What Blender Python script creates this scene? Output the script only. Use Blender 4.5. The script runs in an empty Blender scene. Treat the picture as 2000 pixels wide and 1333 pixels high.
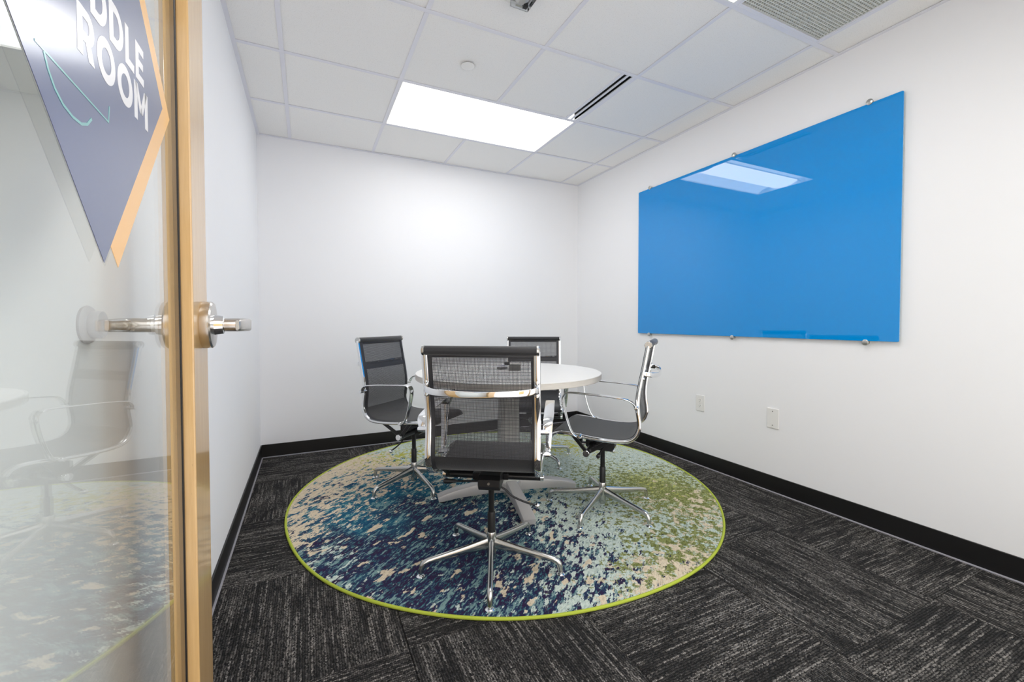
import bpy, bmesh, math, random
from mathutils import Vector, Matrix
PI = math.pi
rad = math.radians
random.seed(4)
scene = bpy.context.scene
col = scene.collection

# ------------------------------------------------------------------ camera
F_PX, YAW, PITCH, ROLL = 835.75, 0.4441, 0.0228, -0.0008
cam_d = bpy.data.cameras.new('camera')
cam = bpy.data.objects.new('camera', cam_d)
col.objects.link(cam)
fwd = Vector((math.sin(YAW)*math.cos(PITCH), math.cos(YAW)*math.cos(PITCH), -math.sin(PITCH)))
rgt = Vector((math.cos(YAW), -math.sin(YAW), 0))
upv = rgt.cross(fwd)
rgt, upv = rgt*math.cos(ROLL)+upv*math.sin(ROLL), -rgt*math.sin(ROLL)+upv*math.cos(ROLL)
rm = Matrix((rgt, upv, -fwd)).transposed()
cam.matrix_world = Matrix.Translation((0, 0, 1.038)) @ rm.to_4x4()
cam_d.sensor_width = 36.0
cam_d.lens = 36.0*F_PX/2000
cam_d.shift_x = (1000-997.21)/2000
cam_d.shift_y = (647.2-666.5)/2000
cam_d.clip_start = 0.02
scene.camera = cam

# ------------------------------------------------------------------ world, exposure
world = bpy.data.worlds.new('world')
scene.world = world
world.use_nodes = True
world.node_tree.nodes['Background'].inputs[0].default_value = (1.0, 0.995, 1.0, 1)
world.node_tree.nodes['Background'].inputs[1].default_value = 2.0
scene.view_settings.view_transform = 'Standard'
scene.view_settings.look = 'None'
scene.view_settings.gamma = 1
scene.view_settings.use_curve_mapping = False
scene.view_settings.exposure = 0.47
LENS_EMIT, PAN_EMIT = 6.6, 3.7
scene.cycles.use_denoising = True
scene.cycles.max_bounces = 14
scene.cycles.diffuse_bounces = 8
scene.cycles.glossy_bounces = 6
scene.cycles.transparent_max_bounces = 24
scene.cycles.sample_clamp_indirect = 8

# ------------------------------------------------------------------ node helpers
class NT:
    def __init__(s, name):
        s.m = bpy.data.materials.new(name); s.m.use_nodes = True
        s.t = s.m.node_tree; s.n = s.t.nodes
        s.b = s.n['Principled BSDF']; s.out = s.n['Material Output']
    def lk(s, a, b): s.t.links.new(a, b)
    def node(s, kind, **kw):
        n = s.n.new(kind)
        for k, v in kw.items(): setattr(n, k, v)
        return n
    def put(s, sock, v):
        if isinstance(v, bpy.types.NodeSocket): s.lk(v, sock)
        elif isinstance(v, (tuple, list)) and len(v) == 3 and sock.type == 'RGBA': sock.default_value = (*v, 1)
        else: sock.default_value = v
    def math(s, op, a, b=0.0, c=0.0, clamp=False):
        n = s.node('ShaderNodeMath', operation=op, use_clamp=clamp)
        s.put(n.inputs[0], a); s.put(n.inputs[1], b); s.put(n.inputs[2], c)
        return n.outputs[0]
    def mix(s, f, a, b):
        n = s.node('ShaderNodeMix', data_type='RGBA')
        s.put(n.inputs[0], f); s.put(n.inputs[6], a); s.put(n.inputs[7], b)
        return n.outputs[2]
    def coords(s, which='Object'):
        return s.node('ShaderNodeTexCoord').outputs[which]
    def mapping(s, v, loc=(0, 0, 0), rot=(0, 0, 0), scale=(1, 1, 1)):
        n = s.node('ShaderNodeMapping'); s.lk(v, n.inputs[0])
        s.put(n.inputs[1], loc); n.inputs[2].default_value = rot; n.inputs[3].default_value = scale
        return n.outputs[0]
    def noise(s, v, scale, detail=2, rough=.5, out=0):
        n = s.node('ShaderNodeTexNoise'); s.lk(v, n.inputs['Vector'])
        n.inputs['Scale'].default_value = scale; n.inputs['Detail'].default_value = detail
        n.inputs['Roughness'].default_value = rough
        return n.outputs[out]
    def ss(s, x, a, b):
        n = s.node('ShaderNodeMapRange', interpolation_type='SMOOTHSTEP')
        s.put(n.inputs[0], x); s.put(n.inputs[1], a); s.put(n.inputs[2], b)
        return n.outputs[0]
    def xyz(s, v):
        n = s.node('ShaderNodeSeparateXYZ'); s.lk(v, n.inputs[0]); return n.outputs
    def vadd(s, a, b):
        n = s.node('ShaderNodeVectorMath', operation='ADD'); s.lk(a, n.inputs[0]); s.put(n.inputs[1], b); return n.outputs[0]
    def bump(s, h, strength, dist):
        n = s.node('ShaderNodeBump'); s.lk(h, n.inputs['Height'])
        n.inputs['Strength'].default_value = strength; n.inputs['Distance'].default_value = dist
        s.lk(n.outputs[0], s.b.inputs['Normal']); return n
    def set(s, **kw):
        for k, v in kw.items(): s.put(s.b.inputs[k.replace('_', ' ')], v)
        return s

def simple(name, color, rough=.5, metal=0.0, coat=0.0, bump=None, var=0.0, spec=.5):
    t = NT(name); c = t.coords()
    if var:
        n = t.noise(c, 9, 3); lo = tuple(x*(1-var) for x in color); hi = tuple(min(1, x*(1+var)) for x in color)
        t.set(Base_Color=t.mix(n, lo, hi))
    else: t.set(Base_Color=color)
    t.set(Roughness=rough, Metallic=metal)
    t.b.inputs['Specular IOR Level'].default_value = spec
    t.b.inputs['Coat Weight'].default_value = coat
    t.b.inputs['Coat Roughness'].default_value = .03
    if bump: t.bump(t.noise(c, bump[0], 2), bump[1], bump[2])
    return t.m

M = {}
M['wall'] = simple('wall_paint', (.882, .884, .902), .75, bump=(420, .12, .0008), spec=.15)
M['ceiling_tile'] = None
t = NT('ceiling_tile_fibre'); c = t.coords()
n1 = t.noise(c, 260, 3, .7); n2 = t.noise(c, 700, 1)
sp = t.ss(n1, .30, .44)
t.set(Base_Color=t.mix(sp, (.68, .665, .64), (.915, .905, .89)), Roughness=.95)
t.bump(t.math('ADD', n1, n2), .35, .0015); M['ceiling_tile'] = t.m
M['bounce_floor'] = simple('bounce_floor', (.62, .61, .62), .5)  # made pale so the unseen corridor floor bounces light up to the ceiling
M['tee'] = simple('white_ceiling_grid_metal', (.79, .79, .85), .45)
M['white_plastic'] = simple('white_plastic', (.84, .83, .81), .35)
M['grille'] = simple('grille_plastic', (.66, .67, .63), .6)
M['dark_void'] = simple('dark_duct', (.012, .012, .014), .8)
M['duct_grey'] = simple('grey_duct', (.16, .16, .15), .8)
M['black_base'] = simple('black_rubber_base', (.0075, .0072, .0075), .42, bump=(60, .05, .002))
M['toe'] = simple('painted_toe_highlight', (.36, .35, .39), .35)  # grey is the painted highlight on the toe of the black cove base
M['chrome'] = simple('polished_chrome', (.86, .87, .88), .045, 1)
M['cast_alu'] = simple('polished_cast_aluminium', (.56, .56, .545), .23, 1, var=.08)
M['bumper'] = simple('pale_grey_vinyl', (.55, .53, .54), .3)
M['satin_nickel'] = NT('satin_nickel').set(Base_Color=(.66, .63, .59), Roughness=.24, Metallic=1).m
M['black_metal'] = simple('black_powder_coat', (.010, .010, .011), .28)
M['black_plastic'] = simple('black_plastic', (.012, .012, .013), .38)
M['binding'] = simple('black_vinyl_binding', (.022, .022, .026), .42, bump=(900, .3, .0006))
M['screw'] = simple('screw_steel', (.55, .54, .5), .3, 1)
M['table_leg'] = simple('grey_painted_metal', (.50, .485, .48), .38, .25, var=.04)
M['table_column'] = simple('pale_grey_column', (.60, .61, .58), .3)
M['lime'] = simple('lime_binding', (.42, .50, .045), .75, bump=(500, .6, .002))

# table laminate
t = NT('white_laminate'); c = t.coords()
t.set(Base_Color=t.mix(t.noise(t.mapping(c, scale=(3, 40, 3)), 8, 3), (.80, .79, .76), (.86, .85, .825)), Roughness=.32); M['laminate'] = t.m
t = NT('ash_edge_band'); c = t.coords()
t.set(Base_Color=t.mix(t.noise(t.mapping(c, scale=(3, 3, 90)), 6, 3), (.56, .52, .47), (.72, .69, .64)), Roughness=.45); M['edge'] = t.m

# maple
def wood(name, a, b, rough):
    t = NT(name); c = t.coords()
    g = t.noise(t.mapping(c, scale=(34, 34, 1.6)), 4, 5, .62)
    g2 = t.noise(t.mapping(c, scale=(160, 160, 7)), 5, 2)
    fl = t.ss(t.noise(t.mapping(c, scale=(120, 120, 10)), 6, 2), .70, .76)
    x = t.mix(t.ss(g, .33, .70), a, b)
    x = t.mix(t.math('MULTIPLY', g2, .22), x, tuple(v*.72 for v in a))
    x = t.mix(t.math('MULTIPLY', fl, .5), x, (.30, .15, .05))
    t.set(Base_Color=x, Roughness=rough); t.b.inputs['Coat Weight'].default_value = 1.0
    t.b.inputs['Coat Roughness'].default_value = .10
    t.bump(g2, .06, .0006); return t.m
M['maple'] = wood('varnished_maple', (.66, .41, .165), (.735, .48, .21), .36)

# door glass: reflection by Fresnel, the rest goes straight through
t = NT('door_glass')
geo = t.node('ShaderNodeNewGeometry'); fr = t.node('ShaderNodeFresnel')
t.put(fr.inputs[0], t.math('ADD', 1.5, t.math('MULTIPLY', geo.outputs['Backfacing'], 1/1.5-1.5)))
tr = t.node('ShaderNodeBsdfTransparent'); tr.inputs[0].default_value = (.965, .98, .968, 1)
gl = t.node('ShaderNodeBsdfGlossy'); gl.inputs['Roughness'].default_value = 0; gl.inputs[0].default_value = (1, 1, 1, 1)
mx = t.node('ShaderNodeMixShader'); t.lk(fr.outputs[0], mx.inputs[0]); t.lk(tr.outputs[0], mx.inputs[1]); t.lk(gl.outputs[0], mx.inputs[2])
t.lk(mx.outputs[0], t.out.inputs[0]); M['glass'] = t.m
t = NT('clear_plastic_lens')
fr = t.node('ShaderNodeFresnel'); fr.inputs[0].default_value = 1.3
tr = t.node('ShaderNodeBsdfTransparent'); tr.inputs[0].default_value = (.93, .94, .95, 1)
gl = t.node('ShaderNodeBsdfGlossy'); gl.inputs['Roughness'].default_value = .05
mx = t.node('ShaderNodeMixShader'); t.lk(fr.outputs[0], mx.inputs[0]); t.lk(tr.outputs[0], mx.inputs[1]); t.lk(gl.outputs[0], mx.inputs[2])
t.lk(mx.outputs[0], t.out.inputs[0]); M['clear'] = t.m

# sign vinyl
def vinyl(name, colr, rough=.17):
    m_ = simple(name, colr, .4, coat=1.0); m_.node_tree.nodes['Principled BSDF'].inputs['Coat Roughness'].default_value = rough
    m_.node_tree.nodes['Principled BSDF'].inputs['Coat IOR'].default_value = 1.6; return m_
M['navy'] = vinyl('navy_vinyl', (.045, .075, .20)); M['orange'] = vinyl('orange_vinyl', (.93, .47, .07))
M['white_vinyl'] = vinyl('white_vinyl', (.88, .88, .90)); M['teal'] = vinyl('teal_vinyl', (.12, .42, .42))
# board
t = NT('blue_back_painted_glass').set(Base_Color=(.0, .268, .72), Roughness=.5)
t.b.inputs['Coat Weight'].default_value = 1.0; t.b.inputs['Coat Roughness'].default_value = 0.0; t.b.inputs['Coat IOR'].default_value = 1.62
t.b.inputs['Specular IOR Level'].default_value = 0.0; M['board'] = t.m
M['board_edge'] = simple('glass_edge', (.30, .50, .60), .15)

def emis(name, strength, colr=(1, .985, .965)):
    t = NT(name); e = t.node('ShaderNodeEmission'); e.inputs[0].default_value = (*colr, 1); e.inputs[1].default_value = strength
    t.lk(e.outputs[0], t.out.inputs[0]); return t.m
M['lens'] = emis('lamp_diffuser_glow', LENS_EMIT); M['pan'] = emis('lamp_reflector_glow', PAN_EMIT, (.95, .975, 1))

# woven mesh fabric: real holes between threads, laid out in fabric coordinates
def mesh_fabric(name, pitch, thread):
    t = NT(name); uv = t.xyz(t.coords('UV'))
    def line(x):
        return t.math('LESS_THAN', t.math('FRACT', t.math('DIVIDE', x, pitch)), thread)
    a = t.math('MAXIMUM', line(uv[0]), line(uv[1]))
    t.set(Base_Color=(.022, .022, .027), Roughness=.42, Alpha=a); return t.m
M['mesh'] = mesh_fabric('black_open_mesh', .0046, .37)
t = NT('black_seat_weave'); c = t.coords('UV')
w = t.node('ShaderNodeTexBrick'); t.lk(c, w.inputs[0]); w.inputs['Scale'].default_value = 1
w.inputs['Brick Width'].default_value = .0034; w.inputs['Row Height'].default_value = .0024; w.inputs['Mortar Size'].default_value = .0005
w.inputs['Color1'].default_value = (1, 1, 1, 1); w.inputs['Color2'].default_value = (.7, .7, .7, 1); w.inputs['Mortar'].default_value = (0, 0, 0, 1)
t.set(Base_Color=t.mix(w.outputs[0], (.006, .006, .007), (.024, .024, .029)), Roughness=.5)
t.b.inputs['Sheen Weight'].default_value = .25
t.bump(w.outputs[0], .5, .0008); M['seat_weave'] = t.m

# carpet tiles
t = NT('striped_loop_carpet'); oi = t.node('ShaderNodeObjectInfo')
c = t.coords(); rv = t.math('MULTIPLY', oi.outputs['Random'], 37)
cb = t.node('ShaderNodeCombineXYZ'); t.lk(rv, cb.inputs[0]); t.lk(rv, cb.inputs[1])
c = t.vadd(c, cb.outputs[0]); p = t.xyz(c)
rowf = t.math('DIVIDE', p[0], .0078)
row = t.math('FLOOR', rowf)
wr = t.node('ShaderNodeCombineXYZ'); t.lk(t.math('MULTIPLY', row, 1.37), wr.inputs[0]); t.lk(t.math('MULTIPLY', p[1], 4.5), wr.inputs[1])
streak = t.noise(wr.outputs[0], 1.0, 2, .6)
band = t.noise(t.mapping(c, scale=(1, .15, 1)), 13, 2, .5)
# rows of slanted looped stitches
sl = t.math('ADD', t.math('DIVIDE', p[1], .0058), t.math('MULTIPLY', t.math('PINGPONG', t.math('MULTIPLY', rowf, 2), 1), .55))
wc = t.node('ShaderNodeCombineXYZ'); t.lk(t.math('FLOOR', t.math('MULTIPLY', rowf, 2)), wc.inputs[0]); t.lk(t.math('FLOOR', sl), wc.inputs[1])
wn = t.node('ShaderNodeTexWhiteNoise'); t.lk(wc.outputs[0], wn.inputs['Vector'])
stitch = t.math('ABSOLUTE', t.math('SINE', t.math('MULTIPLY', sl, PI)))
ridge = t.math('ABSOLUTE', t.math('SINE', t.math('MULTIPLY', rowf, PI)))
loop = t.math('MULTIPLY', t.math('POWER', stitch, .6), t.math('POWER', ridge, .55))
v = t.math('ADD', t.math('MULTIPLY', t.ss(streak, .44, .74), .75), t.math('MULTIPLY', t.ss(band, .40, .70), .22))
v = t.math('ADD', v, .06)
v = t.math('MULTIPLY', v, t.math('MULTIPLY', t.math('POWER', wn.outputs['Value'], 1.3), 2.0))
x = t.mix(t.math('MINIMUM', v, 1), (.017, .017, .0185), (.38, .355, .33))
x = t.mix(loop, tuple([.0035]*3), x)
t.set(Base_Color=x, Roughness=.95); t.b.inputs['Specular IOR Level'].default_value = .15
t.bump(loop, .8, .003); M['carpet'] = t.m
M['subfloor'] = simple('subfloor', (.03, .03, .03), .9)

# rug pattern (object coordinates, origin at the rug's centre)
t = NT('abstract_woven_rug'); c = t.coords()
warp = t.noise(c, 3.2, 3, .6, out=1)
wv = t.node('ShaderNodeVectorMath', operation='MULTIPLY_ADD'); t.lk(warp, wv.inputs[0]); wv.inputs[1].default_value = (.34,)*3; t.lk(c, wv.inputs[2])
cw = wv.outputs[0]
def blob(cx, cy, rx, ry, rot=0.0):
    # 1 in the middle, 0 at the outline, negative outside
    m = t.mapping(t.vadd(cw, (-cx-.17, -cy-.17, 0)), rot=(0, 0, -rot), scale=(1, 1, 0))
    m = t.mapping(m, scale=(1/rx, 1/ry, 0))
    n = t.node('ShaderNodeVectorMath', operation='LENGTH'); t.lk(m, n.inputs[0])
    return t.math('SUBTRACT', 1, n.outputs['Value'])
SROT = rad(-42)
st = t.mapping(t.mapping(c, rot=(0, 0, SROT)), scale=(.33, 1, 1))
streaks = t.noise(st, 44, 4, .66)
fine = t.noise(st, 135, 3, .7)
spots = t.noise(t.mapping(t.mapping(c, rot=(0, 0, SROT)), scale=(.62, 1, 1), loc=(3, 1, 0)), 16.5, 3, .55)
spots2 = t.noise(t.mapping(t.mapping(c, rot=(0, 0, SROT)), scale=(.55, 1, 1), loc=(7, 5, 0)), 33, 4, .66)
spots3 = t.noise(t.mapping(c, loc=(9, 2, 0)), 38, 5, .72)
spots4 = t.noise(t.mapping(c, loc=(1, 12, 0)), 20, 5, .72)
# base: pale mint with grey-blue mottling
mint = t.mix(t.ss(fine, .35, .60), (.44, .55, .50), (.68, .76, .69))
cream = t.mix(t.ss(fine, .3, .6), (.62, .50, .35), (.80, .69, .52))
# cream region, upper left and left edge
cf = t.math('MAXIMUM', blob(-.98, .50, .55, .75, .3), blob(-1.16, .0, .22, .40))
base = t.mix(t.ss(t.math('ADD', cf, t.math('MULTIPLY', t.math('SUBTRACT', spots4, .5), 1.8)), -.10, .15), mint, cream)
# lime yellow patches at the far side
yf = t.math('MAXIMUM', blob(-.45, .85, .55, .38, .2), t.math('MAXIMUM', blob(.75, .52, .75, .36, -.5), t.math('SUBTRACT', blob(.85, -.35, .8, .9), .45)))
ym = t.ss(t.math('ADD', t.math('MULTIPLY', t.math('SUBTRACT', spots3, .5), 4.0), t.math('MULTIPLY', yf, .62)), .40, .62)
base = t.mix(ym, base, t.mix(fine, (.42, .42, .05), (.60, .58, .12)))
# olive field on the right
of = t.math('MAXIMUM', blob(.86, -.66, .55, .80, .5), blob(.38, -1.10, .50, .28, .35))
om = t.ss(t.math('ADD', t.math('MULTIPLY', t.math('SUBTRACT', spots3, .5), -5.0), t.math('MULTIPLY', of, .8)), .16, .40)
base = t.mix(om, base, t.mix(t.ss(fine, .3, .65), (.12, .135, .035), (.30, .33, .11)))
# cream speckle in the olive field and on the front rim
bf = t.math('MAXIMUM', blob(.20, -1.18, .60, .26, .25), t.math('MULTIPLY', blob(.78, -.85, .5, .5), .7))
bm = t.ss(t.math('ADD', t.math('MULTIPLY', t.math('SUBTRACT', spots4, .5), 4.0), t.math('MULTIPLY', bf, .75)), .46, .64)
base = t.mix(bm, base, cream)
# dark indigo/teal field on the left
df = blob(-.62, -.50, .70, 1.06, -.12)
dk = t.math('ADD', t.math('MULTIPLY', df, .95), t.math('ADD', t.math('MULTIPLY', t.math('SUBTRACT', spots2, .5), -3.3), t.math('MULTIPLY', t.math('SUBTRACT', fine, .5), -1.1)))
dmask = t.ss(dk, .02, .16)
hue = t.ss(t.math('ADD', t.noise(c, 2.6, 2), t.math('MULTIPLY', t.xyz(c)[1], .28)), .36, .56)
teal = t.mix(t.ss(streaks, .38, .62), (.010, .075, .165), (.020, .17, .25))
indigo = t.mix(t.ss(streaks, .40, .62), (.032, .016, .058), (.012, .042, .11))
dcol = t.mix(hue, indigo, teal)
dcol = t.mix(t.math('MULTIPLY', t.ss(fine, .50, .66), .7), dcol, (.05, .25, .28))
# light blue-green strokes within the dark field
ls = t.ss(t.math('ADD', streaks, t.math('MULTIPLY', t.math('SUBTRACT', fine, .5), .5)), .54, .62)
dcol = t.mix(t.math('MULTIPLY', ls, .8), dcol, (.27, .42, .40))
base = t.mix(dmask, base, dcol)
# cream blobs punched through the dark field
sm = t.math('MULTIPLY', t.ss(t.math('ADD', spots, t.math('MULTIPLY', t.math('SUBTRACT', fine, .5), .10)), .605, .635), t.ss(df, -.15, .05))
base = t.mix(sm, base, cream)
# small blue flecks all over the pale and olive part
fl = t.ss(spots3, .645, .675)
base = t.mix(t.math('MULTIPLY', fl, t.ss(df, 0, -.2)), base, (.020, .055, .165))
pile = t.noise(c, 420, 2, .7)
base = t.mix(t.math('MULTIPLY', t.ss(pile, .5, .3), .42), base, (.02, .02, .02))
t.set(Base_Color=base, Roughness=.95); t.b.inputs['Specular IOR Level'].default_value = .15
t.bump(pile, .8, .004); M['rug'] = t.m

# ------------------------------------------------------------------ mesh helpers
class MB:
    def __init__(s): s.bm = bmesh.new(); s.uv = None
    def box(s, x0, x1, y0, y1, z0, z1, bevel=0.0, seg=2):
        vs = [s.bm.verts.new((x, y, z)) for x in (x0, x1) for y in (y0, y1) for z in (z0, z1)]
        fs = [s.bm.faces.new([vs[i] for i in q]) for q in ((0, 1, 3, 2), (4, 6, 7, 5), (0, 4, 5, 1), (2, 3, 7, 6), (0, 2, 6, 4), (1, 5, 7, 3))]
        if bevel:
            es = list({e for f in fs for e in f.edges})
            bmesh.ops.bevel(s.bm, geom=es, offset=bevel, segments=seg, affect='EDGES', profile=.5)
        return s
    def prism(s, pts, axis, a, b, bevel=0.0):
        # pts 2D polygon, extruded along axis from a to b
        def p3(p, h):
            return {'x': (h, p[0], p[1]), 'y': (p[0], h, p[1]), 'z': (p[0], p[1], h)}[axis]
        A = [s.bm.verts.new(p3(p, a)) for p in pts]; B = [s.bm.verts.new(p3(p, b)) for p in pts]
        n = len(pts); fs = [s.bm.faces.new(A[::-1]), s.bm.faces.new(B)]
        for i in range(n): fs.append(s.bm.faces.new((A[i], A[(i+1) % n], B[(i+1) % n], B[i])))
        if bevel:
            es = list(fs[0].edges)+list(fs[1].edges)
            bmesh.ops.bevel(s.bm, geom=es, offset=bevel, segments=2, affect='EDGES', profile=.5)
        return s
    def lathe(s, prof, seg=32, origin=(0, 0, 0), axis='z'):
        # prof: list of (r, h)
        rings = []
        for r, h in prof:
            ring = []
            for k in range(seg):
                a = 2*PI*k/seg; u, v = r*math.cos(a), r*math.sin(a)
                P = {'z': (u, v, h), 'x': (h, u, v), 'y': (u, h, v)}[axis]
                ring.append(s.bm.verts.new((P[0]+origin[0], P[1]+origin[1], P[2]+origin[2])))
            rings.append(ring)
        for A, B in zip(rings, rings[1:]):
            for k in range(seg): s.bm.faces.new((A[k], A[(k+1) % seg], B[(k+1) % seg], B[k]))
        s.bm.faces.new(rings[0][::-1]); s.bm.faces.new(rings[-1]); return s
    def sweep(s, path, section, side=None, closed=False, cap=True):
        # section(i) -> list of (n, b) offsets, or one list; side: fixed binormal, else tube frame
        P = [Vector(p) for p in path]; n = len(P); rings = []; nb = None
        for i in range(n):
            if closed: T = (P[(i+1) % n]-P[i-1]).normalized()
            else: T = (P[min(i+1, n-1)]-P[max(i-1, 0)]).normalized()
            if side is not None:
                b = Vector(side); nn = b.cross(T).normalized()
            else:
                if nb is None:
                    h = Vector((0, 0, 1)) if abs(T.z) < .9 else Vector((1, 0, 0)); nb = h.cross(T).normalized()
                nb = (nb-T*nb.dot(T)).normalized(); b = nb; nn = T.cross(b)
            sec = section(i) if callable(section) else section
            rings.append([s.bm.verts.new(P[i]+nn*a+b*c_) for a, c_ in sec])
        m = len(rings[0]); rng = range(n) if closed else range(n-1)
        for i in rng:
            A, B = rings[i], rings[(i+1) % n]
            for k in range(m): s.bm.faces.new((A[k], A[(k+1) % m], B[(k+1) % m], B[k]))
        if cap and not closed: s.bm.faces.new(rings[0][::-1]); s.bm.faces.new(rings[-1])
        return s
    def tube(s, path, r, seg=12, closed=False):
        rr = r if isinstance(r, (list, tuple)) else [r]*len(path)
        return s.sweep(path, lambda i: [(rr[i]*math.cos(2*PI*k/seg), rr[i]*math.sin(2*PI*k/seg)) for k in range(seg)], closed=closed)
    def done(s, name, mat, parent=None, smooth=False, loc=None, **props):
        bmesh.ops.recalc_face_normals(s.bm, faces=s.bm.faces)
        me = bpy.data.meshes.new(name); s.bm.to_mesh(me); s.bm.free()
        if smooth:
            for p in me.polygons: p.use_smooth = True
            me.set_sharp_from_angle(angle=rad(38))
        me.materials.append(M[mat] if isinstance(mat, str) else mat)
        o = bpy.data.objects.new(name, me); col.objects.link(o)
        if parent: o.parent = parent
        if loc: o.location = loc
        for k, v in props.items(): o[k] = v
        return o

def rrect(w, h, r, seg=3):
    pts = []
    for cx, cy, a0 in ((w/2-r, h/2-r, 0), (-w/2+r, h/2-r, 90), (-w/2+r, -h/2+r, 180), (w/2-r, -h/2+r, 270)):
        for k in range(seg+1):
            a = rad(a0+90*k/seg); pts.append((cx+r*math.cos(a), cy+r*math.sin(a)))
    return pts
def catmull(P, sub=6):
    P = [Vector(p) for p in P]; out = []
    for i in range(len(P)-1):
        p0, p1, p2, p3 = P[max(i-1, 0)], P[i], P[i+1], P[min(i+2, len(P)-1)]
        for k in range(sub):
            t_ = k/sub
            out.append(.5*((2*p1)+(-p0+p2)*t_+(2*p0-5*p1+4*p2-p3)*t_*t_+(-p0+3*p1-3*p2+p3)*t_**3))
    out.append(P[-1]); return out
def thing(name, label, cat, loc=(0, 0, 0), rotz=0.0, group=None):
    o = bpy.data.objects.new(name, None); col.objects.link(o); o.location = loc; o.rotation_euler = (0, 0, rotz)
    o.empty_display_size = .1
    o['label'] = label; o['category'] = cat
    if group: o['group'] = group
    return o
def struct(o): o['kind'] = 'structure'; return o
def copy_tree(o, parent=None):
    c_ = o.copy(); col.objects.link(c_)
    if parent: c_.parent = parent
    for ch in list(o.children): copy_tree(ch, c_)
    return c_

# ------------------------------------------------------------------ room
XL, XR, YB, ZC = -.326, 2.546, 3.729, 2.439
YF = .215        # room face of the front (door) wall
floor = struct(MB().box(XL-.1, XR+.1, -3.2, YB+.1, -.08, -.006).done('floor', 'subfloor'))
# carpet tiles, quarter turned
T = .605
tile_me = None
for i in range(-1, 5):
    for j in range(-2, 6):
        x0, y0 = .282+T*(i-0), .742+T*(j-0)*.9967
        x1, y1 = x0+T, y0+T*.9967
        cx0, cx1 = max(x0, XL), min(x1, XR); cy0, cy1 = max(y0, .13), min(y1, YB)
        if cx1-cx0 < .01 or cy1-cy0 < .01: continue
        full = cx1-cx0 > T-.02 and cy1-cy0 > T-.02
        # cut tiles at the walls get their own outline
        w, h = cx1-cx0-.0012, cy1-cy0-.0012
        turn = (i+j) % 2 == 1
        if turn: w, h = h, w
        if full and tile_me:
            o = bpy.data.objects.new('carpet_tile', tile_me); col.objects.link(o); o.parent = floor
        else:
            o = MB().box(-w/2, w/2, -h/2, h/2, -.006, 0, .0012, 1).done('carpet_tile', 'carpet', floor)
            if full: tile_me = o.data
        o.location = ((cx0+cx1)/2, (cy0+cy1)/2, 0)
        o.rotation_euler = (0, 0, PI/2 if turn else 0)

wl = struct(MB().box(XL-.1, XL, -.2, YB+.1, 0, ZC+.15).done('wall_left', 'wall'))
wr_ = struct(MB().box(XR, XR+.1, -.2, YB+.1, 0, ZC+.15).done('wall_right', 'wall'))
wb = struct(MB().box(XL, XR, YB, YB+.1, 0, ZC+.15).done('wall_back', 'wall'))
m = MB(); m.box(XL, XR, .07, YF, 2.16, ZC+.15)
wf = struct(m.done('wall_front', 'wall'))
# door frame of the opening (beside and above the camera)
m = MB(); m.box(XL, -.245, .06, YF+.012, 0, 2.16, .003, 1); m.box(1.02, 1.10, .06, YF+.012, 0, 2.16, .003, 1); m.box(-.245, 1.02, .06, YF+.012, 2.11, 2.16, .003, 1)
struct(m.done('trim_1', 'maple'))
# unseen front wall right of the opening, glazed to let more light in
win = struct(MB().box(1.10, XR, .10, .19, 0, .09, .002, 1).done('window_1', 'maple'))
MB().box(1.10, XR-.05, .10, .19, 2.08, 2.16, .002, 1).done('window_head', 'maple', win)
MB().box(XR-.05, XR, .10, .19, .09, 2.16, .002, 1).done('window_jamb', 'maple', win)
MB().box(1.10, XR-.05, .142, .148, .09, 2.08).done('window_pane', 'glass', win)
# corridor behind the camera
MB().box(XL-.1, XR+.1, -3.2, .12, -.006, .0015).done('corridor_floor', 'bounce_floor', floor, label='unseen floor outside the room, made pale to bounce light onto the ceiling')
struct(MB().box(XL-.1, XR+.1, -3.3, -3.2, 0, ZC).done('wall_corridor', 'wall'))
pc = struct(MB().box(-.2, .75, -3.2, -3.165, 0, 2.1, .004, 1).done('door_2', 'maple'))
MB().lathe([(.0, 0), (.026, 0), (.026, .012), (.012, .016), (.012, .06), (0, .06)], 20, (.66, -3.165, 1.0), 'y').done('door_handle', 'satin_nickel', pc, True)

def baseboard(name, box, toe):
    b = struct(MB().box(*box, .0015, 1).done(name, 'black_base'))
    MB().box(*toe, .0012, 1).done('toe_highlight', 'toe', b, label='highlight painted as a thin grey line along the toe of the black base')
H = .1
baseboard('baseboard_left', (XL, XL+.007, YF, YB-.007, 0, H), (XL+.007, XL+.015, YF, YB-.015, 0, .0065))
baseboard('baseboard_back', (XL+.007, XR-.007, YB-.007, YB, 0, H), (XL+.015, XR-.015, YB-.015, YB-.007, 0, .0065))
baseboard('baseboard_right', (XR-.007, XR, YF, YB-.007, 0, H), (XR-.015, XR-.007, YF, YB-.015, 0, .0065))

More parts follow.
